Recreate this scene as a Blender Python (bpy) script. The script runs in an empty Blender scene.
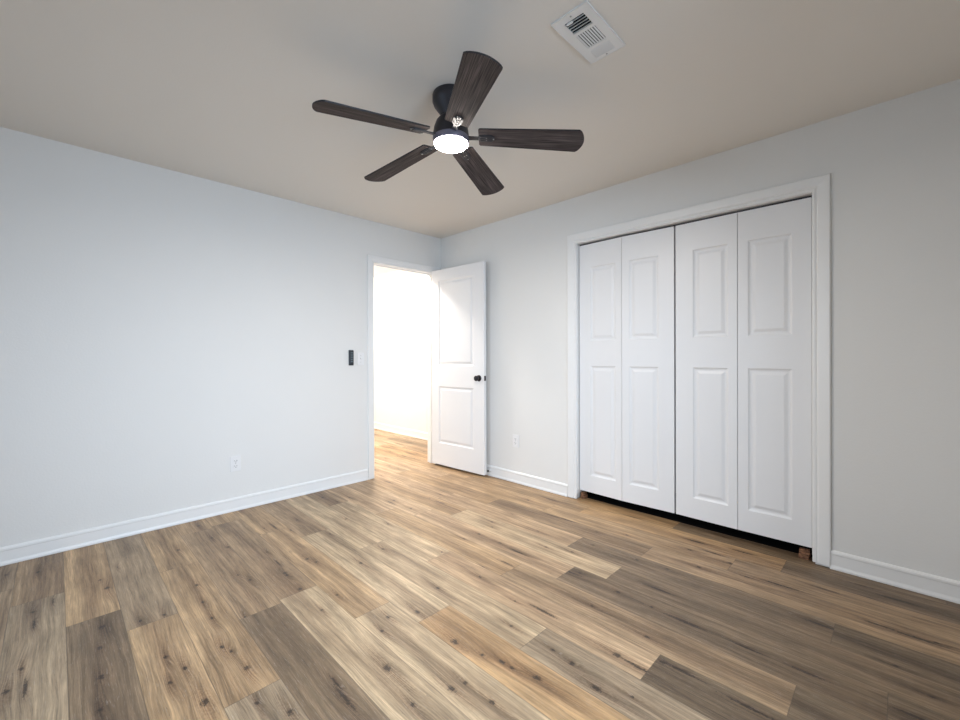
import bpy, bmesh, math, random
from mathutils import Vector, Matrix

# ------------------------------------------------------------------ scene, camera, light
S = bpy.context.scene
COL = S.collection
RX, RY, H = 4.15, -4.80, 2.44            # room: x 0..RX, y RY..0, ceiling H
WT = 0.115                                # wall thickness

CAM_F, CAM_YAW, CAM_PITCH, CAM_ROLL = 421.5, 0.788409543, -0.002, -0.0027933
cam_d = bpy.data.cameras.new('camera'); cam = bpy.data.objects.new('camera', cam_d); COL.objects.link(cam)
cam_d.sensor_fit = 'HORIZONTAL'; cam_d.sensor_width = 36.0
cam_d.lens = CAM_F * 36.0 / 960.0
cam_d.shift_y = -2.9755 / 960.0
cam_d.clip_start = 0.02
_F = Vector((-math.cos(CAM_YAW) * math.cos(CAM_PITCH), math.sin(CAM_YAW) * math.cos(CAM_PITCH), math.sin(CAM_PITCH)))
_R = _F.cross(Vector((0, 0, 1))).normalized(); _U = _R.cross(_F)
_R2 = _R * math.cos(CAM_ROLL) + _U * math.sin(CAM_ROLL); _U2 = _U * math.cos(CAM_ROLL) - _R * math.sin(CAM_ROLL)
_m = Matrix((_R2, _U2, -_F)).transposed().to_4x4(); _m.translation = Vector((3.54217, -2.96574, 1.15686))
cam.matrix_world = _m
S.camera = cam

S.view_settings.view_transform = 'Standard'; S.view_settings.look = 'None'
S.view_settings.gamma = 1.0; S.view_settings.use_curve_mapping = False
S.view_settings.exposure = 0.55

world = bpy.data.worlds.new('sky'); S.world = world; world.use_nodes = True
_b = world.node_tree.nodes['Background']; _b.inputs[0].default_value = (0.62, 0.78, 1.0, 1); _b.inputs[1].default_value = 0.3

WIN = (-2.95, -1.55, 0.75, 2.0)           # window in the wall x = RX : y0, y1, z0, z1
def area(name, loc, direction, sx, sy, power, color, spread=180):
    d = bpy.data.lights.new(name, 'AREA'); d.shape = 'RECTANGLE'; d.size = sx; d.size_y = sy
    d.energy = power; d.color = color; d.spread = math.radians(spread)
    o = bpy.data.objects.new(name, d); COL.objects.link(o); o.location = loc
    o.rotation_euler = Vector(direction).to_track_quat('-Z', 'Z').to_euler()
    return o
WIN2_ADDED = (0.75, 2.35, 0.75, 2.0)            # added unseen window in the wall y = RY : x0, x1, z0, z1
area('window_daylight', (RX + 0.16, (WIN[0] + WIN[1]) / 2, (WIN[2] + WIN[3]) / 2 + 0.05), (-1, 0.16, -0.36),
     WIN[1] - WIN[0], WIN[3] - WIN[2], 28, (0.62, 0.79, 1.0), 105)
area('window_daylight', ((WIN2_ADDED[0] + WIN2_ADDED[1]) / 2, RY - 0.16, (WIN2_ADDED[2] + WIN2_ADDED[3]) / 2 + 0.05), (0.05, 1, -0.30),
     WIN2_ADDED[1] - WIN2_ADDED[0], WIN2_ADDED[3] - WIN2_ADDED[2], 12, (0.62, 0.80, 1.0), 90)  # daylight through the added window, brightens the closet wall
FAN_EMIT = 75.0; FAN_POWER = 13.0                            # fan lens emission
HALL_EMIT = 240.0                           # hall lamp diffuser emission

# ------------------------------------------------------------------ helpers
def tag(o, label=None, cat=None, group=None, kind=None):
    if label: o['label'] = label
    if cat: o['category'] = cat
    if group: o['group'] = group
    if kind: o['kind'] = kind
    return o
def empty(name, loc=(0, 0, 0)):
    o = bpy.data.objects.new(name, None); o.empty_display_size = 0.1; COL.objects.link(o); o.location = loc; return o
def mesh_obj(name, bm, m, parent=None, smooth=False, loc=None):
    me = bpy.data.meshes.new(name)
    bmesh.ops.recalc_face_normals(bm, faces=bm.faces[:])
    bm.to_mesh(me); bm.free()
    if m: me.materials.append(m)
    if smooth:
        for p in me.polygons: p.use_smooth = True
        try: me.set_sharp_from_angle(angle=math.radians(35))
        except Exception: pass
    o = bpy.data.objects.new(name, me); COL.objects.link(o)
    if parent: o.parent = parent
    if loc: o.location = loc
    return o
def box(bm, x0, x1, y0, y1, z0, z1, bev=0.0):
    vs = [bm.verts.new((x, y, z)) for z in (z0, z1) for y in (y0, y1) for x in (x0, x1)]
    F = [(0, 2, 3, 1), (4, 5, 7, 6), (0, 1, 5, 4), (2, 6, 7, 3), (0, 4, 6, 2), (1, 3, 7, 5)]
    fs = [bm.faces.new([vs[i] for i in f]) for f in F]
    if bev > 0:
        es = list({e for f in fs for e in f.edges})
        bmesh.ops.bevel(bm, geom=es, offset=bev, segments=2, affect='EDGES', profile=0.6)
def lathe(bm, prof, seg=48, axis='z', origin=(0, 0, 0)):
    rings = []
    O = Vector(origin)
    for r, h in prof:
        ring = []
        for i in range(seg):
            a = 2 * math.pi * i / seg; c, s = math.cos(a) * r, math.sin(a) * r
            if axis == 'z': p = (c, s, h)
            elif axis == 'y': p = (c, h, s)
            else: p = (h, c, s)
            ring.append(bm.verts.new(O + Vector(p)))
        rings.append(ring)
    for a, b in zip(rings, rings[1:]):
        for i in range(seg): bm.faces.new((a[i], a[(i + 1) % seg], b[(i + 1) % seg], b[i]))
    bm.faces.new(rings[0][::-1]); bm.faces.new(rings[-1])
def prism(bm, pts, z0, z1, bev=0.0):
    a = [bm.verts.new((x, y, z0)) for x, y in pts]; b = [bm.verts.new((x, y, z1)) for x, y in pts]
    f1 = bm.faces.new(a[::-1]); f2 = bm.faces.new(b); n = len(pts)
    for i in range(n): bm.faces.new((a[i], a[(i + 1) % n], b[(i + 1) % n], b[i]))
    if bev > 0:
        bmesh.ops.bevel(bm, geom=list(f1.edges) + list(f2.edges), offset=bev, segments=2, affect='EDGES')
def sweep(bm, paths):
    """paths: for each station a list of points (one per profile vertex); closed profile."""
    rows = [[bm.verts.new(p) for p in st] for st in paths]; n = len(rows[0])
    for a, b in zip(rows, rows[1:]):
        for i in range(n): bm.faces.new((a[i], a[(i + 1) % n], b[(i + 1) % n], b[i]))
    bm.faces.new(rows[0]); bm.faces.new(rows[-1][::-1])

# ------------------------------------------------------------------ materials
def new_mat(name):
    m = bpy.data.materials.new(name); m.use_nodes = True
    nt = m.node_tree; return m, nt, nt.nodes['Principled BSDF']
def N(nt, t, **kw):
    n = nt.nodes.new(t)
    for k, v in kw.items(): setattr(n, k, v)
    return n
def paint(name, col, rough=0.6, bump=0.0, scale=220.0, var=0.02, spec=0.4):
    m, nt, b = new_mat(name)
    tc = N(nt, 'ShaderNodeNewGeometry')
    no = N(nt, 'ShaderNodeTexNoise'); no.inputs['Scale'].default_value = 2.3; no.inputs['Detail'].default_value = 3
    nt.links.new(tc.outputs['Position'], no.inputs['Vector'])
    mx = N(nt, 'ShaderNodeMix', data_type='RGBA')
    mx.inputs['A'].default_value = (*[c * (1 - var) for c in col], 1); mx.inputs['B'].default_value = (*[min(1, c * (1 + var)) for c in col], 1)
    nt.links.new(no.outputs['Fac'], mx.inputs['Factor']); nt.links.new(mx.outputs['Result'], b.inputs['Base Color'])
    b.inputs['Roughness'].default_value = rough; b.inputs['Specular IOR Level'].default_value = spec
    if bump:
        n2 = N(nt, 'ShaderNodeTexNoise'); n2.inputs['Scale'].default_value = scale; n2.inputs['Detail'].default_value = 3
        nt.links.new(tc.outputs['Position'], n2.inputs['Vector'])
        bp = N(nt, 'ShaderNodeBump'); bp.inputs['Strength'].default_value = bump; bp.inputs['Distance'].default_value = 0.002
        nt.links.new(n2.outputs['Fac'], bp.inputs['Height']); nt.links.new(bp.outputs['Normal'], b.inputs['Normal'])
    return m
M = {}
M['wall'] = paint('white_wall_paint', (0.79, 0.785, 0.765), 0.65, 0.25, 90, 0.012)
M['ceil'] = paint('cream_ceiling_paint', (0.80, 0.77, 0.72), 0.8, 0.2, 120, 0.012, 0.2)
M['trim'] = paint('white_trim_gloss', (0.84, 0.84, 0.83), 0.35, 0.0, 1, 0.01)
M['door'] = paint('white_door_gloss', (0.82, 0.82, 0.825), 0.38, 0.06, 160, 0.01)
M['plastic'] = paint('white_plastic', (0.82, 0.82, 0.82), 0.3, 0, 1, 0.005, 0.5)
M['vent'] = paint('white_vent_enamel', (0.80, 0.80, 0.79), 0.4, 0, 1, 0.01)
M['dark'] = paint('dark_duct', (0.02, 0.022, 0.025), 0.9)
M['slot'] = paint('dark_slot', (0.03, 0.03, 0.03), 0.7)
M['black_plastic'] = paint('black_plastic', (0.018, 0.022, 0.028), 0.35, 0, 1, 0.02, 0.5)
M['button'] = paint('grey_button', (0.10, 0.13, 0.15), 0.4)
M['screw'] = paint('screw_grey', (0.35, 0.35, 0.34), 0.4)
M['subfloor'] = paint('shade_black_subfloor', (0.012, 0.010, 0.009), 0.95, 0, 1, 0.1, 0.1)
M['rubber'] = paint('black_rubber', (0.015, 0.015, 0.015), 0.6)
def metal(name, col, rough, met=1.0):
    m, nt, b = new_mat(name)
    b.inputs['Metallic'].default_value = met; b.inputs['Roughness'].default_value = rough
    g = N(nt, 'ShaderNodeNewGeometry'); no = N(nt, 'ShaderNodeTexNoise'); no.inputs['Scale'].default_value = 60
    nt.links.new(g.outputs['Position'], no.inputs['Vector'])
    mx = N(nt, 'ShaderNodeMix', data_type='RGBA'); mx.inputs['A'].default_value = (*[c * .9 for c in col], 1); mx.inputs['B'].default_value = (*[c * 1.1 for c in col], 1)
    nt.links.new(no.outputs['Fac'], mx.inputs['Factor']); nt.links.new(mx.outputs['Result'], b.inputs['Base Color'])
    return m
M['bronze'] = metal('dark_bronze_metal', (0.045, 0.04, 0.045), 0.32, 0.8)
M['fanblack'] = metal('matte_black_fan_metal', (0.022, 0.02, 0.024), 0.45, 0.3)
M['bracket'] = metal('black_bracket_metal', (0.03, 0.03, 0.035), 0.45, 0.0)
M['ring'] = metal('grey_lamp_ring', (0.16, 0.15, 0.19), 0.4, 0.5)
M['brass'] = metal('dull_brass', (0.35, 0.28, 0.18), 0.4, 1.0)
def emit(name, col, s):
    m, nt, b = new_mat(name); b.inputs['Base Color'].default_value = (.9, .9, .9, 1)
    b.inputs['Emission Color'].default_value = (*col, 1); b.inputs['Emission Strength'].default_value = s
    b.inputs['Roughness'].default_value = 0.4; return m
M['lens'] = emit('lit_fan_lens', (1.0, 0.93, 0.86), FAN_EMIT)
M['hall_lens'] = emit('lit_hall_diffuser', (1.0, 0.93, 0.86), HALL_EMIT)
def glass():
    m, nt, b = new_mat('window_glass'); nt.nodes.remove(b)
    t = N(nt, 'ShaderNodeBsdfTransparent'); g = N(nt, 'ShaderNodeBsdfGlossy'); g.inputs['Roughness'].default_value = 0.02
    mx = N(nt, 'ShaderNodeMixShader'); mx.inputs[0].default_value = 0.06
    nt.links.new(t.outputs[0], mx.inputs[1]); nt.links.new(g.outputs[0], mx.inputs[2])
    nt.links.new(mx.outputs[0], nt.nodes['Material Output'].inputs[0]); return m
M['glass'] = glass()

def raw_wood():
    m, nt, b = new_mat('raw_pine_block')
    tc = N(nt, 'ShaderNodeTexCoord'); mp = N(nt, 'ShaderNodeMapping'); mp.inputs['Scale'].default_value = (60, 20, 160)
    no = N(nt, 'ShaderNodeTexNoise'); no.inputs['Scale'].default_value = 1.0; no.inputs['Detail'].default_value = 4
    nt.links.new(tc.outputs['Object'], mp.inputs[0]); nt.links.new(mp.outputs[0], no.inputs['Vector'])
    cr = N(nt, 'ShaderNodeValToRGB'); cr.color_ramp.elements[0].position = .35; cr.color_ramp.elements[0].color = (.06, .025, .012, 1)
    cr.color_ramp.elements[1].position = .65; cr.color_ramp.elements[1].color = (.32, .155, .08, 1)
    nt.links.new(no.outputs['Fac'], cr.inputs[0]); nt.links.new(cr.outputs[0], b.inputs['Base Color']); b.inputs['Roughness'].default_value = .8
    return m
M['pine'] = raw_wood()

def blade_wood():
    m, nt, b = new_mat('charcoal_oak_blade')
    tc = N(nt, 'ShaderNodeTexCoord')
    mp = N(nt, 'ShaderNodeMapping'); mp.inputs['Scale'].default_value = (5, 260, 1)
    n1 = N(nt, 'ShaderNodeTexNoise'); n1.inputs['Scale'].default_value = 1; n1.inputs['Detail'].default_value = 4; n1.inputs['Roughness'].default_value = .6
    nt.links.new(tc.outputs['Object'], mp.inputs[0]); nt.links.new(mp.outputs[0], n1.inputs['Vector'])
    mp2 = N(nt, 'ShaderNodeMapping'); mp2.inputs['Scale'].default_value = (2.5, 26, 1)
    n2 = N(nt, 'ShaderNodeTexNoise'); n2.inputs['Scale'].default_value = 1; n2.inputs['Detail'].default_value = 2
    nt.links.new(tc.outputs['Object'], mp2.inputs[0]); nt.links.new(mp2.outputs[0], n2.inputs['Vector'])
    c1 = N(nt, 'ShaderNodeValToRGB'); c1.color_ramp.elements[0].position = .38; c1.color_ramp.elements[0].color = (.024, .020, .021, 1)
    c1.color_ramp.elements[1].position = .62; c1.color_ramp.elements[1].color = (.120, .096, .092, 1)
    nt.links.new(n1.outputs['Fac'], c1.inputs[0])
    mr = N(nt, 'ShaderNodeMapRange'); mr.inputs['From Min'].default_value = .3; mr.inputs['From Max'].default_value = .7
    mr.inputs['To Min'].default_value = .6; mr.inputs['To Max'].default_value = 1.25
    nt.links.new(n2.outputs['Fac'], mr.inputs['Value'])
    mu = N(nt, 'ShaderNodeMix', data_type='RGBA', blend_type='MULTIPLY'); mu.inputs['Factor'].default_value = 1
    nt.links.new(c1.outputs[0], mu.inputs['A']); nt.links.new(mr.outputs[0], mu.inputs['B'])
    nt.links.new(mu.outputs['Result'], b.inputs['Base Color']); b.inputs['Roughness'].default_value = .8; b.inputs['Specular IOR Level'].default_value = .2
    return m
M['blade'] = blade_wood()

NK = 7
def floor_mat():
    m, nt, b = new_mat('knotty_oak_plank'); L = nt.links.new
    def attr(n): a = N(nt, 'ShaderNodeAttribute'); a.attribute_name = n; return a
    def ma(op, a, bb=None, c=None, clamp=False):
        n = N(nt, 'ShaderNodeMath', operation=op); n.use_clamp = clamp
        for i, v in enumerate((a, bb, c)):
            if v is None: continue
            if isinstance(v, (int, float)): n.inputs[i].default_value = v
            else: L(v, n.inputs[i])
        return n.outputs[0]
    geo = N(nt, 'ShaderNodeNewGeometry'); sp = N(nt, 'ShaderNodeSeparateXYZ'); L(geo.outputs['Position'], sp.inputs[0])
    X, Y = sp.outputs[0], sp.outputs[1]
    rnd = attr('plank_seed'); R = rnd.outputs['Fac']
    # slow wobble of the grain
    cb = N(nt, 'ShaderNodeCombineXYZ'); L(ma('MULTIPLY', X, 2.2), cb.inputs[0]); L(ma('MULTIPLY', Y, 9.0), cb.inputs[1]); L(ma('MULTIPLY', R, 37.0), cb.inputs[2])
    wob = N(nt, 'ShaderNodeTexNoise'); wob.inputs['Scale'].default_value = 1; wob.inputs['Detail'].default_value = 2; L(cb.outputs[0], wob.inputs['Vector'])
    # distortion for knot outlines
    kn = N(nt, 'ShaderNodeTexNoise'); kn.inputs['Scale'].default_value = 110; kn.inputs['Detail'].default_value = 3; L(geo.outputs['Position'], kn.inputs['Vector'])
    knd = ma('MULTIPLY', ma('SUBTRACT', kn.outputs['Fac'], 0.5), 2.0)
    disp = ma('MULTIPLY', ma('SUBTRACT', wob.outputs['Fac'], 0.5), 0.035)
    core = None; halo = None
    for k in range(NK):
        a = attr('knot_%d' % k); s = N(nt, 'ShaderNodeSeparateXYZ'); L(a.outputs['Vector'], s.inputs[0])
        size = ma('ABSOLUTE', s.outputs[2]); lng = ma('LESS_THAN', s.outputs[2], 0.0)
        on = ma('GREATER_THAN', size, 0.01)
        dx = ma('SUBTRACT', X, s.outputs[0]); dy = ma('SUBTRACT', Y, s.outputs[1])
        rx = ma('MULTIPLY_ADD', lng, 0.055, 0.012); rx = ma('MULTIPLY', rx, ma('MAXIMUM', size, .05))
        ry = ma('MULTIPLY_ADD', lng, -0.002, 0.008); ry = ma('MULTIPLY', ry, ma('MAXIMUM', size, .05))
        qx = ma('DIVIDE', dx, rx); qy = ma('DIVIDE', dy, ry)
        d = ma('SQRT', ma('ADD', ma('MULTIPLY', qx, qx), ma('MULTIPLY', qy, qy)))
        d = ma('ADD', d, ma('MULTIPLY', knd, 1.7))
        c = ma('MULTIPLY', ma('MULTIPLY', ma('SUBTRACT', 1.30, d), 1.3, clamp=True), on)
        hx = ma('DIVIDE', dx, ma('MULTIPLY', ma('MAXIMUM', size, .05), 0.11)); hy = ma('DIVIDE', dy, ma('MULTIPLY', ma('MAXIMUM', size, .05), 0.019))
        h = ma('EXPONENT', ma('MULTIPLY', ma('ADD', ma('MULTIPLY', hx, hx), ma('MULTIPLY', hy, hy)), -1.0)); h = ma('MULTIPLY', h, on)
        disp = ma('ADD', disp, ma('MULTIPLY', h, 0.012))
        core = c if core is None else ma('MAXIMUM', core, c)
        halo = h if halo is None else ma('MAXIMUM', halo, h)
    F = ma('ADD', Y, disp)
    uv = N(nt, 'ShaderNodeUVMap'); uv.uv_map = 'plank'; su = N(nt, 'ShaderNodeSeparateXYZ'); L(uv.outputs[0], su.inputs[0])
    ctr = ma('SUBTRACT', 1.0, ma('ABSOLUTE', ma('SUBTRACT', ma('DIVIDE', su.outputs[1], .09), 1.0)))
    def noise(sx, sy, det, off, rough=.55):
        c = N(nt, 'ShaderNodeCombineXYZ'); L(ma('MULTIPLY', X, sx), c.inputs[0]); L(ma('MULTIPLY', F, sy), c.inputs[1]); L(ma('MULTIPLY_ADD', R, 91.0, off), c.inputs[2])
        n = N(nt, 'ShaderNodeTexNoise'); n.inputs['Scale'].default_value = 1; n.inputs['Detail'].default_value = det; n.inputs['Roughness'].default_value = rough
        L(c.outputs[0], n.inputs['Vector']); return n.outputs['Fac']
    def rng(v, a, c, lo, hi):
        n = N(nt, 'ShaderNodeMapRange'); n.inputs['From Min'].default_value = a; n.inputs['From Max'].default_value = c
        n.inputs['To Min'].default_value = lo; n.inputs['To Max'].default_value = hi; L(v, n.inputs['Value']); return n.outputs[0]
    fine = rng(noise(7, 240, 4, 1.3, .75), .3, .7, .62, 1.38)
    med = rng(noise(2.2, 75, 3, 5.7), .3, .7, .76, 1.24)
    band = rng(ma('ADD', noise(0.9, 16, 3, 9.1), ma('MULTIPLY', ctr, .16)), .46, .74, .0, 1.0)
    blotch = rng(noise(5.0, 16, 4, 13.1), .35, .7, 1.08, .78)
    tone = attr('plank_tone')
    # heartwood band: darker, greyer
    dk = N(nt, 'ShaderNodeMix', data_type='RGBA', blend_type='MULTIPLY'); dk.inputs['B'].default_value = (.52, .48, .46, 1)
    L(ma('MULTIPLY', band, .85), dk.inputs['Factor']); L(tone.outputs['Color'], dk.inputs['A'])
    lum = ma('MULTIPLY', ma('MULTIPLY', fine, med), blotch)
    vm = N(nt, 'ShaderNodeVectorMath', operation='SCALE'); L(dk.outputs['Result'], vm.inputs[0]); L(lum, vm.inputs['Scale'])
    # ring pattern near knots
    ringw = ma('SINE', ma('MULTIPLY', F, 900.0)); ring = ma('MULTIPLY', ma('MULTIPLY', ringw, halo), .22)
    hm = N(nt, 'ShaderNodeMix', data_type='RGBA', blend_type='MULTIPLY'); hm.inputs['B'].default_value = (.42, .34, .30, 1)
    L(ma('ADD', ma('MULTIPLY', halo, ma('MULTIPLY', rng(kn.outputs['Fac'], .3, .7, .5, 1.2), .8)), ring, clamp=True), hm.inputs['Factor']); L(vm.outputs[0], hm.inputs['A'])
    # dark mineral flecks
    fl = noise(16, 130, 4, 21.0, .65); flm = rng(fl, .66, .74, 0, .6)
    fm = N(nt, 'ShaderNodeMix', data_type='RGBA'); fm.inputs['B'].default_value = (.05, .032, .022, 1)
    L(flm, fm.inputs['Factor']); L(hm.outputs['Result'], fm.inputs['A'])
    cm = N(nt, 'ShaderNodeMix', data_type='RGBA'); cm.inputs['B'].default_value = (.016, .009, .006, 1)
    L(ma('MULTIPLY', core, .85, clamp=True), cm.inputs['Factor']); L(fm.outputs['Result'], cm.inputs['A'])
    # pale cerused pores
    po = noise(22, 650, 2, 31.0, .6); pom = rng(po, .60, .72, 0, .35)
    pm = N(nt, 'ShaderNodeMix', data_type='RGBA'); pm.inputs['B'].default_value = (.52, .46, .40, 1)
    L(pom, pm.inputs['Factor']); L(cm.outputs['Result'], pm.inputs['A'])
    # seams (plank edges)
    ev = ma('MINIMUM', su.outputs[1], ma('SUBTRACT', 0.18, su.outputs[1])); eu = ma('MINIMUM', su.outputs[0], ma('SUBTRACT', 1.235, su.outputs[0]))
    e = ma('MINIMUM', ev, eu); seam = rng(e, .0006, .0022, .55, 0.0)
    sm = N(nt, 'ShaderNodeMix', data_type='RGBA'); sm.inputs['B'].default_value = (.07, .05, .035, 1)
    L(seam, sm.inputs['Factor']); L(pm.outputs['Result'], sm.inputs['A'])
    L(sm.outputs['Result'], b.inputs['Base Color'])
    L(rng(med, .8, 1.2, .50, .40), b.inputs['Roughness'])
    b.inputs['Specular IOR Level'].default_value = .45
    bp = N(nt, 'ShaderNodeBump'); bp.inputs['Strength'].default_value = .25; bp.inputs['Distance'].default_value = .0015
    hh = ma('SUBTRACT', ma('MULTIPLY', fine, .6), ma('MULTIPLY', seam, 2.0)); L(hh, bp.inputs['Height']); L(bp.outputs['Normal'], b.inputs['Normal'])
    return m

# ------------------------------------------------------------------ floor
random.seed(7)
TONES = {'K': (0.19, 0.133, 0.08), 'L': (0.507, 0.373, 0.228), 'P': (0.472, 0.324, 0.191), 'T': (0.448, 0.297, 0.16), 'G': (0.472, 0.297, 0.147), 'M': (0.366, 0.246, 0.14), 'D': (0.225, 0.155, 0.092), 'W': (0.389, 0.289, 0.184), 'S': (0.354, 0.251, 0.153)}  # K: dark brown, deepened to paint shade into the near-right planks
PL, PW, ROW0 = 1.235, 0.18, -3.12
PHASE = {-1: .40, 0: .625, 1: 1.01, 2: 1.23, 3: 1.967, 4: 0.25, 5: 1.452, 6: 1.839, 7: .825, 8: 2.48, 9: 1.652, 10: 3.287,
         11: 1.045, 12: 1.23, 13: .877, 14: 2.485, 15: 1.65, 16: 3.093, 17: 2.465, 18: .3, 19: .9, 20: 1.5}
# tone of the plank that contains x, per row: list of (x, tone); near-right ends darkened to paint shade
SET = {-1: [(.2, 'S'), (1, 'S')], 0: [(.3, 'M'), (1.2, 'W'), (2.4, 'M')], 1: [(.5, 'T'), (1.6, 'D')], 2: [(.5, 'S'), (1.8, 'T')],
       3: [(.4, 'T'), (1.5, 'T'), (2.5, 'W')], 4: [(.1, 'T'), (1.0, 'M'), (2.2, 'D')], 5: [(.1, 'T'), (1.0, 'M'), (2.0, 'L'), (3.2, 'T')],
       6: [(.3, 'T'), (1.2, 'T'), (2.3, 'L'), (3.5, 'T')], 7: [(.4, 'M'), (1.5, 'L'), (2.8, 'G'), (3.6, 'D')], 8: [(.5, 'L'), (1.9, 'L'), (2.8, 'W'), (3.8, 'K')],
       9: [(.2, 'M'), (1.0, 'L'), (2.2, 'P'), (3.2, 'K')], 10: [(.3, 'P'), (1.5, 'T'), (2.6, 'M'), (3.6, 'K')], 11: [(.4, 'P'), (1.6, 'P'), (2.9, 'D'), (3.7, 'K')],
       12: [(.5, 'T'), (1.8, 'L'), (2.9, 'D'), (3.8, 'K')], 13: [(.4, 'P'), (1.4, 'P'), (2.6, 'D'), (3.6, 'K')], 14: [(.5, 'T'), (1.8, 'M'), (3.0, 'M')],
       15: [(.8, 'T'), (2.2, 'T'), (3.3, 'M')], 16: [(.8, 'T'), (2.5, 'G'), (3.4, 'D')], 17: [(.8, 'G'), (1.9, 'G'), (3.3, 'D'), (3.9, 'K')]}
KNOTS = [(-.0, 0, 0)]
KPX = """6 575 .7|38 572 1|33 612 .9|34 624 -.8|53 602 -.5|107 588 1.2|100 580 .7|118 567 .5|140 621 .8|102 627 1.4|21 669 .9|25 688 -.8|6 692 1.2|100 648 1|101 677 1.2|100 710 1
178 550 1|197 585 1|228 547 1|212 538 .8|285 573 1|278 563 -.7|291 530 1|250 580 .8|285 501 .8|238 575 .7|297 520 .8|267 552 .7|164 615 .8|166 657 .9|212 618 1|222 647 1|231 651 .7|247 668 1.1|205 702 1.5|185 668 .9|170 683 .8|257 703 .8|290 712 1.2|245 617 .6|203 602 .8
346 519 1|330 534 .8|361 563 1|383 549 1|307 559 1|316 562 .8|300 589 1.1|287 575 .9|337 595 .7|388 524 .7|438 588 1|322 610 .7|387 668 1.7|417 612 1.2|388 617 .9|382 631 .8|345 698 -1.1|413 705 .9|335 682 -.7
492 522 .9|492 527 .6|479 534 1|500 543 1|518 552 -1|528 500 .9|512 514 .6|464 539 .8|442 552 .7|506 563 -.8|546 547 .8|538 531 .7|480 577 .8|570 572 -1|572 552 .8|483 567 .6|553 516 -1|465 497 .5|552 500 -.9
455 642 1.4|502 662 1.1|512 668 .8|537 678 1.3|452 689 1.3|492 702 1|465 683 .8|511 626 .8|553 650 .8|571 664 .8|543 611 -1.1|515 601 .6|482 655 .7
632 517 -1|597 532 .8|593 545 .8|667 569 .9|637 560 .8|690 550 .9|698 542 -.8|713 553 -1|699 567 1|618 592 1|660 590 -1|592 594 .6|580 573 .8|627 535 .8|567 520 -.8
596 688 1.5|572 663 .8|617 655 1.3|640 668 -1.1|647 637 .9|663 662 1.1|680 670 -1|685 622 -1.3|652 607 .8|592 606 .6|632 697 .6|730 563 1.1|724 537 .7|765 554 .7|742 552 -.9|780 585 -1.2|747 577 .9|827 590 -.8|693 541 -.9|758 647 .6|805 672 -.8|747 648 -.8|750 708 -1.1|827 627 -1.1|787 655 -.8
869 598 .9|898 600 -1.1|917 638 -1.2|937 643 .8|863 586 -.7|830 591 -.7|896 666 .7|882 626 -.9|932 697 .7"""
def px_floor(px, py):
    d = _F * CAM_F + _R2 * (px - 480) - _U2 * (py - 360 + 2.9755)
    o = Vector((3.54217, -2.96574, 1.15686)); t = -o.z / d.z; return o.x + d.x * t, o.y + d.y * t
KN = {}
def row_of(y): return math.floor((y - ROW0) / PW)
def plank_of(r, x): return math.floor((x - PHASE.get(r, .5)) / PL)
for t in KPX.replace('\n', '|').split('|'):
    a, b_, s_ = [float(v) for v in t.split()]
    wx, wy = px_floor(a, b_); r = row_of(wy); KN.setdefault((r, plank_of(r, wx)), []).append((wx, wy, s_))
# measured planks keep their knots; the rest get a few of their own
bm = bmesh.new(); faces = []
FX0, FX1, FY0, FY1 = -3.3, RX + WT, RY - WT, 0.80
for r in range(row_of(FY0), row_of(FY1) + 1):
    y0, y1 = ROW0 + r * PW, ROW0 + (r + 1) * PW; cy0, cy1 = max(y0, FY0), min(y1, FY1)
    if cy1 - cy0 < 1e-4: continue
    if r not in PHASE: PHASE[r] = random.uniform(0, PL)
    p = plank_of(r, FX0 + 1e-6)
    while True:
        x0 = PHASE[r] + p * PL; x1 = x0 + PL; cx0, cx1 = max(x0, FX0), min(x1, FX1)
        if x0 >= FX1 - 1e-4: break
        if cx1 - cx0 > 1e-4:
            f = bm.faces.new([bm.verts.new(v) for v in ((cx0, cy0, 0), (cx1, cy0, 0), (cx1, cy1, 0), (cx0, cy1, 0))])
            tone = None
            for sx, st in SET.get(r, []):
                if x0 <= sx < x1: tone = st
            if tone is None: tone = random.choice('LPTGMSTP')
            ks = list(KN.get((r, p), []))
            if not ks or cx1 < 0.1:
                for _ in range(random.randint(2, 5)):
                    ks.append((random.uniform(x0 + .05, x1 - .05), random.uniform(y0 + .03, y1 - .03), random.choice((.6, .8, 1, 1.2, -.9))))
            ks = sorted(ks, key=lambda k: -abs(k[2]))[:NK]
            faces.append((x0, y0, tone, random.random(), ks))
        p += 1
me = bpy.data.meshes.new('floor'); bm.to_mesh(me); bm.free()
me.uv_layers.new(name='plank')
me.attributes.new('plank_seed', 'FLOAT', 'FACE'); me.attributes.new('plank_tone', 'FLOAT_COLOR', 'FACE')
for k in range(NK): me.attributes.new('knot_%d' % k, 'FLOAT_VECTOR', 'FACE')
at_s = me.attributes['plank_seed']; at_t = me.attributes['plank_tone']; at_k = [me.attributes['knot_%d' % k] for k in range(NK)]
uvl = me.uv_layers['plank']
for i, (x0, y0, tone, sd, ks) in enumerate(faces):
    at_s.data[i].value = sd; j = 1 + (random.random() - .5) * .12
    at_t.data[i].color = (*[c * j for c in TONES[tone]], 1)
    for k in range(NK): at_k[k].data[i].vector = ks[k] if k < len(ks) else (50, 50, 0)
    for li in me.polygons[i].loop_indices:
        v = me.vertices[me.loops[li].vertex_index].co; uvl.data[li].uv = (v.x - x0, v.y - y0)
me.materials.append(floor_mat())
floor = bpy.data.objects.new('floor', me); COL.objects.link(floor)
tag(floor, 'knotty brown and grey oak plank floor', 'floor', kind='structure')

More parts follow.
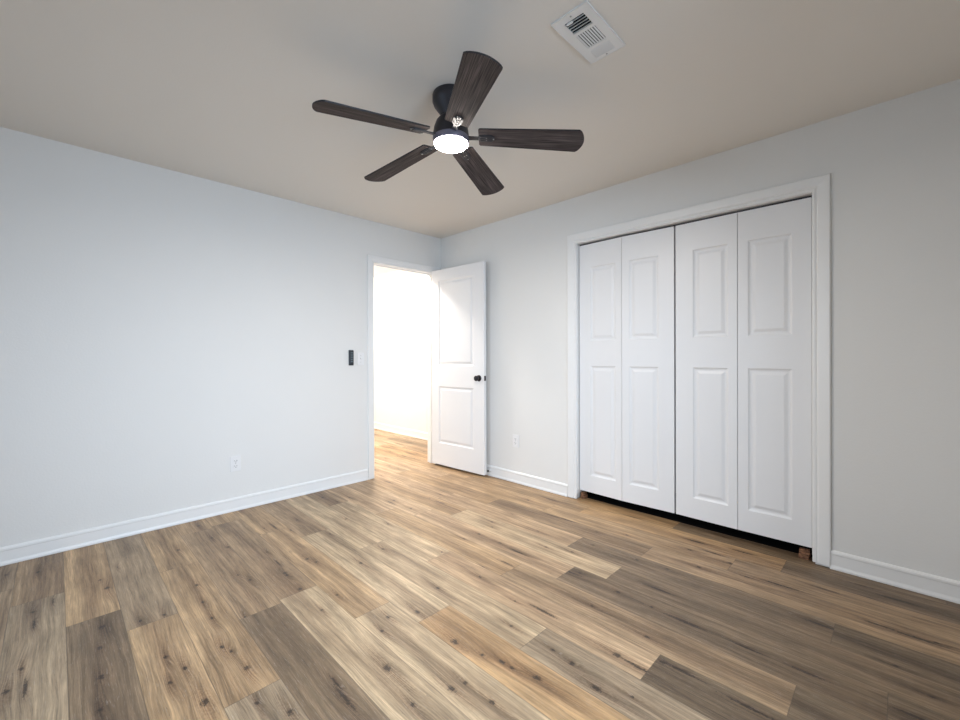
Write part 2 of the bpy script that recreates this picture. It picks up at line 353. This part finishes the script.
# ------------------------------------------------------------------ shell
def struct(name, boxes, m, label, cat='wall'):
    bm = bmesh.new()
    for b_ in boxes: box(bm, *b_)
    return tag(mesh_obj(name, bm, m), label, cat, kind='structure')
DY0, DY1, DZ = -0.855, -0.085, 2.058      # rough opening of the room door, in the wall x = 0
CX0, CX1, CZ = 1.685, 3.213, 2.072        # rough opening of the closet, in the wall y = 0
struct('ceiling', [(-3.3, RX + WT, RY - WT, .80, H, H + .1)], M['ceil'], 'cream painted ceiling', 'ceiling')
struct('wall_left', [(-WT, 0, RY - WT, DY0, 0, H), (-WT, 0, DY1, 0.0, 0, H), (-WT, 0, DY0, DY1, DZ, H)], M['wall'], 'white left wall with the doorway in it')
struct('wall_right', [(-WT, CX0, 0, WT, 0, H), (CX1, RX + WT, 0, WT, 0, H), (CX0, CX1, 0, WT, CZ, H)], M['wall'], 'white right wall with the closet in it')
struct('wall_front', [(RX, RX + WT, RY - WT, WIN[0], 0, H), (RX, RX + WT, WIN[1], 0, 0, H), (RX, RX + WT, WIN[0], WIN[1], 0, WIN[2]), (RX, RX + WT, WIN[0], WIN[1], WIN[3], H)],
       M['wall'], 'white wall with the window behind the camera')
struct('wall_back', [(0, WIN2_ADDED[0], RY - WT, RY, 0, H), (WIN2_ADDED[1], RX, RY - WT, RY, 0, H), (WIN2_ADDED[0], WIN2_ADDED[1], RY - WT, RY, 0, WIN2_ADDED[2]), (WIN2_ADDED[0], WIN2_ADDED[1], RY - WT, RY, WIN2_ADDED[3], H)],
       M['wall'], 'white wall opposite the closet, with an added window')
HY = 0.652
struct('wall_hall_far', [(-3.3, -WT, HY, HY + .1, 0, H)], M['wall'], 'bright white hallway wall seen through the doorway')
struct('wall_hall_end', [(-3.3, -3.2, -1.6, HY, 0, H)], M['wall'], 'white end wall of the hallway')
struct('wall_hall_near', [(-3.2, -WT, -1.6, -1.5, 0, H)], M['wall'], 'white side wall of the hallway')
struct('wall_hall_side', [(-WT - .001, -WT + .1, WT, HY, 0, H)], M['wall'], 'white hallway wall beside the bedroom')
struct('wall_closet', [(CX0 - .2, CX0 - .1, WT, .75, 0, H), (CX1 + .1, CX1 + .2, WT, .75, 0, H), (CX0 - .1, CX1 + .1, .70, .75, 0, H)], M['wall'], 'inner walls of the closet')

bm = bmesh.new(); box(bm, CX0 - .1, CX1 + .1, .082, .70, .0004, .003)  # near-black sheet over the planks, paints the shadow under the closet doors
tag(mesh_obj('floor_closet', bm, M['subfloor']), 'unfinished closet floor blackened for the shadow under the doors', 'floor', kind='structure')
# windows behind the camera, the second added to light the closet wall (built in a local frame: x along the wall, y outward)
def window(name, loc, rz, w, h, label):
    win = tag(empty(name, loc), label, 'window', kind='structure'); win.rotation_euler.z = rz
    def wbox(nm, m, bxs):
        bm = bmesh.new()
        for b_ in bxs: box(bm, *b_)
        return mesh_obj(nm, bm, m, win)
    hw = w / 2; zm = h / 2
    wbox('window_frame', M['trim'], [(-hw, -hw + .04, .03, .09, 0, h), (hw - .04, hw, .03, .09, 0, h), (-hw + .04, hw - .04, .03, .09, 0, .04),
         (-hw + .04, hw - .04, .03, .09, h - .04, h), (-hw + .04, hw - .04, .03, .09, zm - .02, zm + .02)])
    wbox('window_pane', M['glass'], [(-hw + .04, hw - .04, .055, .06, .04, zm - .02), (-hw + .04, hw - .04, .055, .06, zm + .02, h - .04)])
    wbox('window_sill', M['trim'], [(-hw - .03, hw + .03, -.04, .0, -.025, 0)])
window('window_1', (RX, (WIN[0] + WIN[1]) / 2, WIN[2]), -math.pi / 2, WIN[1] - WIN[0], WIN[3] - WIN[2], 'white double hung window in the wall facing the doorway')
window('window_2_added', ((WIN2_ADDED[0] + WIN2_ADDED[1]) / 2, RY, WIN2_ADDED[2]), math.pi, WIN2_ADDED[1] - WIN2_ADDED[0], WIN2_ADDED[3] - WIN2_ADDED[2], 'added unseen white double hung window in the wall facing the closet')  # unseen window added to bring daylight onto the closet doors

# ------------------------------------------------------------------ trim
BP = [(0, 0.001), (.0165, 0.001), (.0165, .010), (.013, .019), (.0115, .024), (.0105, .078), (.0125, .083), (.0115, .092), (.006, .099), (0, .101)]
def baseboard(name, p0, p1, nrm, label, prof=BP):
    bm = bmesh.new(); p0, p1, nrm = Vector(p0), Vector(p1), Vector(nrm)
    sweep(bm, [[p + nrm * d + Vector((0, 0, z)) for d, z in prof] for p in (p0, p1)])
    return tag(mesh_obj(name, bm, M['trim']), label, 'baseboard', kind='structure')
baseboard('baseboard_left', (0, RY, 0), (0, -.906, 0), (1, 0, 0), 'white baseboard along the left wall')
baseboard('baseboard_right', (.0, 0, 0), (1.612, 0, 0), (0, -1, 0), 'white baseboard between the open door and the closet')
baseboard('baseboard_right_end', (3.276, 0, 0), (RX, 0, 0), (0, -1, 0), 'white baseboard right of the closet')
baseboard('baseboard_front', (RX, RY, 0), (RX, -.02, 0), (-1, 0, 0), 'white baseboard under the window')
baseboard('baseboard_back', (.02, RY, 0), (RX - .02, RY, 0), (0, 1, 0), 'white baseboard on the wall behind the camera')
baseboard('baseboard_hall', (-3.2, HY, 0), (-WT, HY, 0), (0, -1, 0), 'white baseboard along the hallway wall')

def casing(bm, a0, a1, zt, prof, place, zb=(0.002, 0.002)):
    """place(a, z, depth) -> point"""
    st = []
    for k in range(4):
        pts = []
        for u, d in prof:
            a = a0 - u if k < 2 else a1 + u
            z = (zb[0] if k == 0 else zb[1]) if k in (0, 3) else zt + u
            pts.append(place(a, z, d))
        st.append(pts)
    sweep(bm, st)
def cprof(w): return [(0, 0), (0, .008), (.004, .0105), (.18 * w, .011), (.26 * w, .0085), (.34 * w, .013), (.75 * w, .0165), (.94 * w, .0175), (w, .0155), (w, 0)]
# closet trim
tr = tag(empty('trim_1', (CX0, 0, 0)), 'white casing around the closet doors', 'door trim', kind='structure')
def local(bm, root): bmesh.ops.translate(bm, verts=bm.verts[:], vec=-root.location)
bm = bmesh.new(); casing(bm, 1.696, 3.201, 2.062, cprof(.078), lambda a, z, d: Vector((a, -d, z)), (.004, .013)); local(bm, tr); mesh_obj('casing', bm, M['trim'], tr)
bm = bmesh.new()
box(bm, CX0, CX0 + .014, 0, WT, .045, CZ); box(bm, CX1 - .014, CX1, 0, WT, .045, CZ); box(bm, CX0 + .014, CX1 - .014, 0, WT, CZ - .012, CZ); local(bm, tr)
mesh_obj('jamb', bm, M['trim'], tr)
bm = bmesh.new(); box(bm, CX0 + .016, CX1 - .016,   .046, .062, CZ - .024, CZ - .0125); local(bm, tr)
tag(mesh_obj('door_track', bm, M['bronze'], tr), 'dark metal door track')
# room door trim
td = tag(empty('trim_2', (0, DY0, 0)), 'white casing around the open doorway', 'door trim', kind='structure')
bm = bmesh.new(); casing(bm, DY0 + .018, DY1 - .012, 2.049, cprof(.065), lambda a, z, d: Vector((d, a, z))); local(bm, td); mesh_obj('casing', bm, M['trim'], td)
bm = bmesh.new(); casing(bm, DY0 + .018, DY1 - .012, 2.049, cprof(.065), lambda a, z, d: Vector((-WT - d, a, z))); local(bm, td); mesh_obj('casing', bm, M['trim'], td)
bm = bmesh.new(); box(bm, -WT, 0, DY0, DY0 + .013, 0.002, DZ); box(bm, -WT, 0, DY1 - .013, DY1, 0.002, DZ); box(bm, -WT, 0, DY0 + .013, DY1 - .013, DZ - .013, DZ)
local(bm, td); mesh_obj('jamb', bm, M['trim'], td)
bm = bmesh.new(); box(bm, -.08, -.045, DY0 + .013, DY0 + .023, .002, DZ - .013); box(bm, -.08, -.045, DY1 - .023, DY1 - .013, .002, DZ - .013); box(bm, -.08, -.045, DY0 + .023, DY1 - .023, DZ - .023, DZ - .013)
local(bm, td); mesh_obj('door_stop_strip', bm, M['trim'], td)
bm = bmesh.new(); box(bm, -.036, -.004, DY0 + .0129, DY0 + .0148, .915, .972, .0006); local(bm, td)
tag(mesh_obj('strike_plate', bm, M['bronze'], td), 'dark metal strike plate')

# ------------------------------------------------------------------ panel doors
def panel_face(bm, w, z0, z1, panels, y, sgn):
    """face in plane y with moulded raised panels; sgn=+1 recess towards +y. returns outline verts"""
    xs = sorted({0, w} | {p[0] for p in panels} | {p[1] for p in panels}); zs = sorted({z0, z1} | {p[2] for p in panels} | {p[3] for p in panels})
    V = {}
    def v(x, z, d=0):
        k = (round(x, 5), round(z, 5), round(d, 5))
        if k not in V: V[k] = bm.verts.new((x, y + sgn * d, z))
        return V[k]
    for i in range(len(xs) - 1):
        for j in range(len(zs) - 1):
            c = (xs[i], xs[i + 1], zs[j], zs[j + 1])
            if any(abs(c[0] - p[0]) < 1e-6 and abs(c[1] - p[1]) < 1e-6 and abs(c[2] - p[2]) < 1e-6 and abs(c[3] - p[3]) < 1e-6 for p in panels):
                rings = [(0, 0), (.004, .0035), (.010, .0075), (.016, .0085), (.022, .0085), (.038, .0025), (.041, .0018)]
                prev = None
                for ins, d in rings:
                    q = [v(c[0] + ins, c[2] + ins, d), v(c[1] - ins, c[2] + ins, d), v(c[1] - ins, c[3] - ins, d), v(c[0] + ins, c[3] - ins, d)]
                    if prev:
                        for a in range(4): bm.faces.new((prev[a], prev[(a + 1) % 4], q[(a + 1) % 4], q[a]))
                    prev = q
                bm.faces.new(prev)
            else:
                bm.faces.new((v(c[0], c[2]), v(c[1], c[2]), v(c[1], c[3]), v(c[0], c[3])))
    out = [v(x, z0) for x in xs] + [v(w, z) for z in zs[1:]] + [v(x, z1) for x in xs[::-1][1:]] + [v(0, z) for z in zs[::-1][1:-1]]
    return out
def panel_door(w, z0, z1, panels, th):
    bm = bmesh.new()
    a = panel_face(bm, w, z0, z1, panels, 0, 1); b_ = panel_face(bm, w, z0, z1, panels, th, -1)
    n = len(a)
    for i in range(n): bm.faces.new((a[i], a[(i + 1) % n], b_[(i + 1) % n], b_[i]))
    return bm
# closet bifold doors: (x0,y0)->(x1,y1), panel margins
def bifold(name, base, leaves, label):
    root = tag(empty(name, base), label, 'closet door', kind='structure')
    for (xa, ya, xb, yb, ml, mr) in leaves:
        w = math.hypot(xb - xa, yb - ya)
        bm = panel_door(w, .072, 2.0455, [(ml, w - mr, 1.277, 1.862), (ml, w - mr, .206, 1.078)], .030)
        o = mesh_obj('door_leaf', bm, M['door'], root); o.location = Vector((xa, ya, 0)) - root.location; o.rotation_euler.z = math.atan2(yb - ya, xb - xa)
    return root
bifold('door_2', (1.707, .03, 0), [(1.7045, .030, 2.0705, .016, .100, .048), (2.0735, .016, 2.4455, .030, .056, .104)], 'left pair of white bifold closet doors')
bifold('door_3', (2.455, .03, 0), [(2.4565, .030, 2.8275, .025, .111, .050), (2.8310, .025, 3.1935, .030, .054, .088)], 'right pair of white bifold closet doors')

# room door, standing open against the right wall
dr = tag(empty('door_1', (0.004, -.136, 0)), 'white two panel bedroom door standing open', 'door', kind='structure')
DW = .737; ang = math.atan2(.040, .736); dr.rotation_euler.z = ang
bm = panel_door(DW, .022, 2.062, [(.108, DW - .135, 1.062, 1.948), (.108, DW - .135, .250, .845)], .035)
leaf = mesh_obj('door_leaf', bm, M['door'], dr)
def knob(yface, sg):
    bm = bmesh.new()
    P = [(.031, 0), (.031, .004), (.027, .008), (.013, .010), (.0105, .014), (.0105, .022), (.016, .027), (.024, .033), (.0265, .040), (.0255, .046), (.019, .0505), (.008, .052)]
    k = .98 if sg < 0 else .80
    lathe(bm, [(r, yface + sg * h * k) for r, h in P], 32, 'y', (DW - .062, 0, .945))
    return tag(mesh_obj('door_knob', bm, M['bronze'], dr, True), 'dark bronze round knob')
knob(0, -1); knob(.035, 1)
bm = bmesh.new(); box(bm, DW - .0005, DW + .0012, .005, .030, .922, .968, .0004); tag(mesh_obj('latch_plate', bm, M['bronze'], dr), 'dark metal latch plate')
for hz in (.20, 1.02, 1.83):
    bm = bmesh.new(); lathe(bm, [(.006, hz - .045), (.006, hz + .045)], 16, 'z', (-.002, .039, 0)); tag(mesh_obj('hinge', bm, M['bronze'], dr), 'dark metal hinge')

# ------------------------------------------------------------------ ceiling fan
FX, FY = 1.983, -1.595
fan = tag(empty('ceiling_fan', (FX, FY, H)), 'black flush mount ceiling fan with five charcoal wood blades and a lit round lamp', 'ceiling fan')
z = lambda v: v - H
bm = bmesh.new(); lathe(bm, [(.086, z(2.4395)), (.090, z(2.432)), (.090, z(2.402)), (.083, z(2.385)), (.050, z(2.340)), (.046, z(2.325))], 64); mesh_obj('canopy', bm, M['fanblack'], fan, True)
bm = bmesh.new(); lathe(bm, [(.047, z(2.332)), (.056, z(2.325)), (.072, z(2.305)), (.083, z(2.275)), (.0875, z(2.245)), (.088, z(2.2275))], 64); mesh_obj('motor_housing', bm, M['fanblack'], fan, True)
bm = bmesh.new(); lathe(bm, [(.0882, z(2.227)), (.089, z(2.223)), (.088, z(2.206)), (.0865, z(2.199)), (.0835, z(2.1985))], 64); mesh_obj('lamp_ring', bm, M['ring'], fan, True)
bm = bmesh.new(); lathe(bm, [(.083, z(2.202)), (.0828, z(2.1965)), (.079, z(2.192)), (.068, z(2.188)), (.050, z(2.186)), (.028, z(2.185)), (.006, z(2.1848))], 64)
tag(mesh_obj('lamp_lens', bm, M['lens'], fan, True), 'glowing white round lens')
ld = bpy.data.lights.new('fan_lamp', 'AREA'); ld.shape = 'DISK'; ld.size = .155; ld.energy = FAN_POWER; ld.color = (1.0, 0.93, 0.86)
lo = bpy.data.objects.new('fan_lamp', ld); COL.objects.link(lo); lo.location = (FX, FY, 2.183)
ZB, DROOP, PITCH, PH = 2.238 - H, .075, -.196, -1.792
def blade_outline():
    p = []; ri, ro = .137, .645; wi, wo = .057, .0735
    p += [(ri + .006, -wi), (ri, -wi + .008), (ri, wi - .008), (ri + .006, wi)]
    p += [(.40, .0655)]
    for k in range(0, 17):
        a = -1 + 2 * k / 16.0; y = -a * wo                       # gently curved tip with rounded corners
        e = (1 - abs(a) ** 14)
        p.append((ro - .026 * a * a - .005 * (1 - e), y))
    p += [(.40, -.0655)]
    return p
def stadium(x0, x1, hw, n=10):
    p = []
    for k in range(n + 1): t = math.pi / 2 + math.pi * k / n; p.append((x0 + hw + hw * math.cos(t), hw * math.sin(t)))
    for k in range(n + 1): t = -math.pi / 2 + math.pi * k / n; p.append((x1 - hw + hw * math.cos(t), hw * math.sin(t)))
    return p
bm = bmesh.new(); prism(bm, blade_outline(), -.0035, .0035); bm.normal_update()
for f_ in bm.faces: f_.material_index = 1 if abs(f_.normal.z) < .5 else 0
blade_me = mesh_obj('blade', bm, M['blade'], fan); blade_me.data.materials.append(M['fanblack'])
# blade iron: arm from the motor, slotted oval plate under the blade
bm = bmesh.new()
prism(bm, [(.080, -.013), (.150, -.011), (.150, .011), (.080, .013)], -.010, -.0045, .001)
prism(bm, stadium(.132, .216, .0215), -.0085, -.0034, .001)
for yy in (-.0135, 0, .0135):
    box(bm, .146, .204, yy - .0038, yy + .0038, -.0125, -.0078, .0012)
iron_me = mesh_obj('blade_iron', bm, M['bracket'], blade_me)
screws = []
for sx, sy in ((.139, 0), (.2105, 0), (.1755, .0068), (.1755, -.0068)):
    bm = bmesh.new(); lathe(bm, [(.0032, -.0100), (.0032, -.0078)], 12, 'z', (sx, sy, 0)); screws.append(mesh_obj('screw', bm, M['screw'], iron_me))
for k in range(5):
    a = PH - k * 2 * math.pi / 5
    e = Vector((math.cos(a) * math.cos(DROOP), math.sin(a) * math.cos(DROOP), -math.sin(DROOP)))
    t = Vector((-math.sin(a), math.cos(a), 0)); n = e.cross(t); w = t * math.cos(PITCH) + n * math.sin(PITCH)
    mm = Matrix((e, w, e.cross(w))).transposed().to_4x4(); mm.translation = Vector((0, 0, ZB))
    if k == 0: bl = blade_me
    else:
        bl = blade_me.copy(); COL.objects.link(bl); bl.parent = fan
        ic = iron_me.copy(); COL.objects.link(ic); ic.parent = bl
        for c in screws:
            cc = c.copy(); COL.objects.link(cc); cc.parent = ic
    bl.matrix_local = mm

# ------------------------------------------------------------------ ceiling air vent
VX0, VX1, VY0, VY1 = 2.590, 2.744, -1.613, -1.311
vt = tag(empty('air_vent', ((VX0 + VX1) / 2, (VY0 + VY1) / 2, H)), 'white rectangular air register with three louver sections on the ceiling', 'air vent')
vw, vl = (VX1 - VX0), (VY1 - VY0)
def ab(a, b_): return (-vw / 2 + a * vw, -vl / 2 + b_ * vl)
Zs = [((.235, .14), (.785, .345)), ((.235, .395), (.765, .70)), ((.225, .755), (.74, .935))]
bm = bmesh.new()
xa, xb = ab(.235, 0)[0], ab(.775, 0)[0]
ys = [ab(0, .115)[1], ab(0, .345)[1], ab(0, .395)[1], ab(0, .70)[1], ab(0, .755)[1], ab(0, .935)[1]]
T0, T1 = -.006, -.0005
box(bm, -vw / 2, xa, -vl / 2, vl / 2, T0, T1); box(bm, xb, vw / 2, -vl / 2, vl / 2, T0, T1)
for a, b_ in ((-vl / 2, ys[0]), (ys[1], ys[2]), (ys[3], ys[4]), (ys[5], vl / 2)): box(bm, xa, xb, a, b_, T0, T1)
mesh_obj('face_plate', bm, M['vent'], vt)
bm = bmesh.new()
f = .001
for sx in (-1, 1): prism(bm, [(sx * vw / 2, -vl / 2 - f), (sx * (vw / 2 + f), -vl / 2 - f), (sx * (vw / 2 + f), vl / 2 + f), (sx * vw / 2, vl / 2 + f)][::sx], -.0075, -.0004)
for sy in (-1, 1): box(bm, -vw / 2, vw / 2, sy * vl / 2 - (f if sy < 0 else 0), sy * vl / 2 + (f if sy > 0 else 0), -.0075, -.0004)
mesh_obj('rim', bm, M['vent'], vt)
bm = bmesh.new(); box(bm, xa - .004, xb + .004, ys[0] - .004, ys[5] + .004, -.0012, -.0004); tag(mesh_obj('duct', bm, M['dark'], vt), 'dark duct opening')
def slat(bm, along, c, s0, s1, wdt, tilt, th=.0012, zc=-.006):
    # thin tilted slat; along='x' or 'y'
    h = wdt / 2; cs, sn = math.cos(tilt), math.sin(tilt); q = []
    for (u, v_) in ((-h, -th / 2), (h, -th / 2), (h, th / 2), (-h, th / 2)): q.append((u * cs - v_ * sn, u * sn + v_ * cs))
    rows = []
    for s_ in (s0, s1): rows.append([Vector((s_, c + u, zc + w_)) if along == 'x' else Vector((c + u, s_, zc + w_)) for u, w_ in q])
    sweep(bm, rows)
for i in range(5):
    bm = bmesh.new(); c = ys[0] + (i + .5) * (ys[1] - ys[0]) / 5; slat(bm, 'x', c, xa, xb, .0085, math.radians(58)); mesh_obj('louver', bm, M['vent'], vt)
for i in range(8):
    bm = bmesh.new(); c = xa + (i + .5) * (xb - xa) / 8; slat(bm, 'y', c, ys[2], ys[3], .0060, math.radians(22)); mesh_obj('louver', bm, M['vent'], vt)
for i in range(5):
    bm = bmesh.new(); c = ys[4] + (i + .5) * (ys[5] - ys[4]) / 5; slat(bm, 'x', c, xa, xb, .0115, math.radians(-34)); mesh_obj('louver', bm, M['vent'], vt)
bm = bmesh.new(); lx, ly = ab(.40, .125); box(bm, lx - .015, lx + .010, ly - .002, ly + .004, -.014, -.0062, .001); mesh_obj('damper_lever', bm, M['vent'], vt)
for a_, b_ in ((.5, .055), (.5, .968)):
    sx, sy = ab(a_, b_); bm = bmesh.new(); lathe(bm, [(.003, -.0075), (.0038, -.006)], 14, 'z', (sx, sy, 0)); mesh_obj('screw', bm, M['screw'], vt)

# ------------------------------------------------------------------ wall plates
def plate_space(root, nrm):
    """local frame: x across the plate, y out of the wall, z up"""
    root.rotation_euler.z = math.atan2(nrm[1], nrm[0]) - math.pi / 2
def outlet(loc, nrm, label):
    r = tag(empty('wall_outlet', loc), label, 'outlet', 'white duplex outlets'); plate_space(r, nrm)
    bm = bmesh.new(); box(bm, -.035, .035, .0003, .006, -.0575, .0575, .002); mesh_obj('cover_plate', bm, M['plastic'], r)
    for s_ in (-1, 1):
        bm = bmesh.new(); c = s_ * .0195
        pts = [(.0165 * math.cos(t * math.pi / 12) , c + max(-.0135, min(.0135, .0165 * math.sin(t * math.pi / 12)))) for t in range(24)]
        a = [bm.verts.new((x, .0055, zz)) for x, zz in pts]; b2 = [bm.verts.new((x, .0085, zz)) for x, zz in pts]
        bm.faces.new(a); bm.faces.new(b2[::-1])
        for i in range(24): bm.faces.new((a[i], a[(i + 1) % 24], b2[(i + 1) % 24], b2[i]))
        rc = mesh_obj('receptacle', bm, M['plastic'], r)
        bm = bmesh.new()
        box(bm, -.0085, -.006, .0080, .0090, c - .001, c + .0075); box(bm, .006, .0085, .0080, .0090, c, c + .0065); lathe(bm, [(.0025, .0080), (.0025, .0090)], 12, 'y', (0, 0, c - .0065))
        mesh_obj('socket_slots', bm, M['slot'], rc)
    bm = bmesh.new(); lathe(bm, [(.0028, .0055), (.0028, .0072)], 12, 'y', (0, 0, 0)); mesh_obj('screw', bm, M['screw'], r)
outlet((0, -2.016, .354), (1, 0), 'white duplex outlet low on the long left wall')
outlet((1.055, 0, .380), (0, -1), 'white duplex outlet on the wall between open door and closet')

sw = tag(empty('light_switch', (0, -.975, 1.135)), 'white toggle light switch beside the doorway casing', 'light switch'); plate_space(sw, (1, 0))
bm = bmesh.new(); box(bm, -.035, .035, .0003, .006, -.0575, .0575, .002); mesh_obj('cover_plate', bm, M['plastic'], sw)
bm = bmesh.new(); box(bm, -.005, .005, .005, .016, -.002, .012, .001); mesh_obj('toggle', bm, M['plastic'], sw)
for s_ in (-1, 1):
    bm = bmesh.new(); lathe(bm, [(.0028, .0055), (.0028, .0072)], 12, 'y', (0, 0, s_ * .030)); mesh_obj('screw', bm, M['screw'], sw)

rm = tag(empty('fan_remote', (0, -1.072, 1.146)), 'slim black fan remote control mounted on the wall left of the doorway', 'remote control'); plate_space(rm, (1, 0))
bm = bmesh.new(); box(bm, -.0225, .0225, .0003, .010, -.070, .070, .003); mesh_obj('wall_cradle', bm, M['black_plastic'], rm)
bm = bmesh.new(); box(bm, -.0195, .0195, .008, .020, -.064, .066, .004); body = mesh_obj('remote_body', bm, M['black_plastic'], rm)
for zz in (.045, .025, .005, -.015, -.035):
    bm = bmesh.new(); box(bm, -.011, .011, .0195, .0212, zz - .006, zz + .006, .0006); tag(mesh_obj('button', bm, M['button'], body), 'dark grey button')

# door stop on the baseboard behind the door
ds = tag(empty('door_stop', (.745, -.0165, .055)), 'small door stop with a black tip on the baseboard behind the open door', 'door stop')
bm = bmesh.new(); lathe(bm, [(.010, .004), (.010, 0), (.004, -.003), (.004, -.024)], 16, 'y'); mesh_obj('stem', bm, M['plastic'], ds, True)
bm = bmesh.new(); lathe(bm, [(.0075, -.022), (.009, -.026), (.009, -.034), (.006, -.037)], 20, 'y'); tag(mesh_obj('rubber_tip', bm, M['rubber'], ds, True), 'black rubber tip')

# raw wood blocks in the bottom corners of the closet opening
for (x0, x1, y0, y1, h, lab) in ((1.704, 1.742, .040, .085, .052, 'small raw wood block at the bottom left corner of the closet opening'),
                                 (3.135, 3.186, .018, .064, .050, 'small raw wood block at the bottom right corner of the closet opening')):
    bm = bmesh.new(); cx, cy = (x0 + x1) / 2, (y0 + y1) / 2
    prism(bm, [(x0 - cx, y0 - cy), (x1 - cx - .006, y0 - cy + .003), (x1 - cx, y1 - cy), (x0 - cx + .003, y1 - cy)], 0, h * .55, .001)
    prism(bm, [(x0 - cx + .002, y0 - cy + .004), (x1 - cx - .002, y0 - cy + .001), (x1 - cx - .004, y1 - cy), (x0 - cx, y1 - cy)], h * .56, h, .001)
    tag(mesh_obj('wood_block', bm, M['pine'], None, False, (cx, cy, 0.0005)), lab, 'wood block')

# ------------------------------------------------------------------ hallway lamps
def hall_lamp(loc, label):
    r = tag(empty('ceiling_light', loc), label, 'ceiling light', 'hallway ceiling lights')
    bm = bmesh.new(); lathe(bm, [(.12, -.0005), (.12, -.02), (.115, -.024)], 40); mesh_obj('lamp_base', bm, M['trim'], r, True)
    bm = bmesh.new(); lathe(bm, [(.108, -.0245), (.105, -.045), (.085, -.062), (.05, -.072), (.01, -.074)], 40); tag(mesh_obj('diffuser', bm, M['hall_lens'], r, True), 'glowing white diffuser')
hall_lamp((-.58, -.52, H), 'round white ceiling light in the hallway just outside the doorway')
hall_lamp((-2.3, -.35, H), 'added unseen round ceiling light further along the hallway')  # extra unseen lamp added to overexpose the hallway
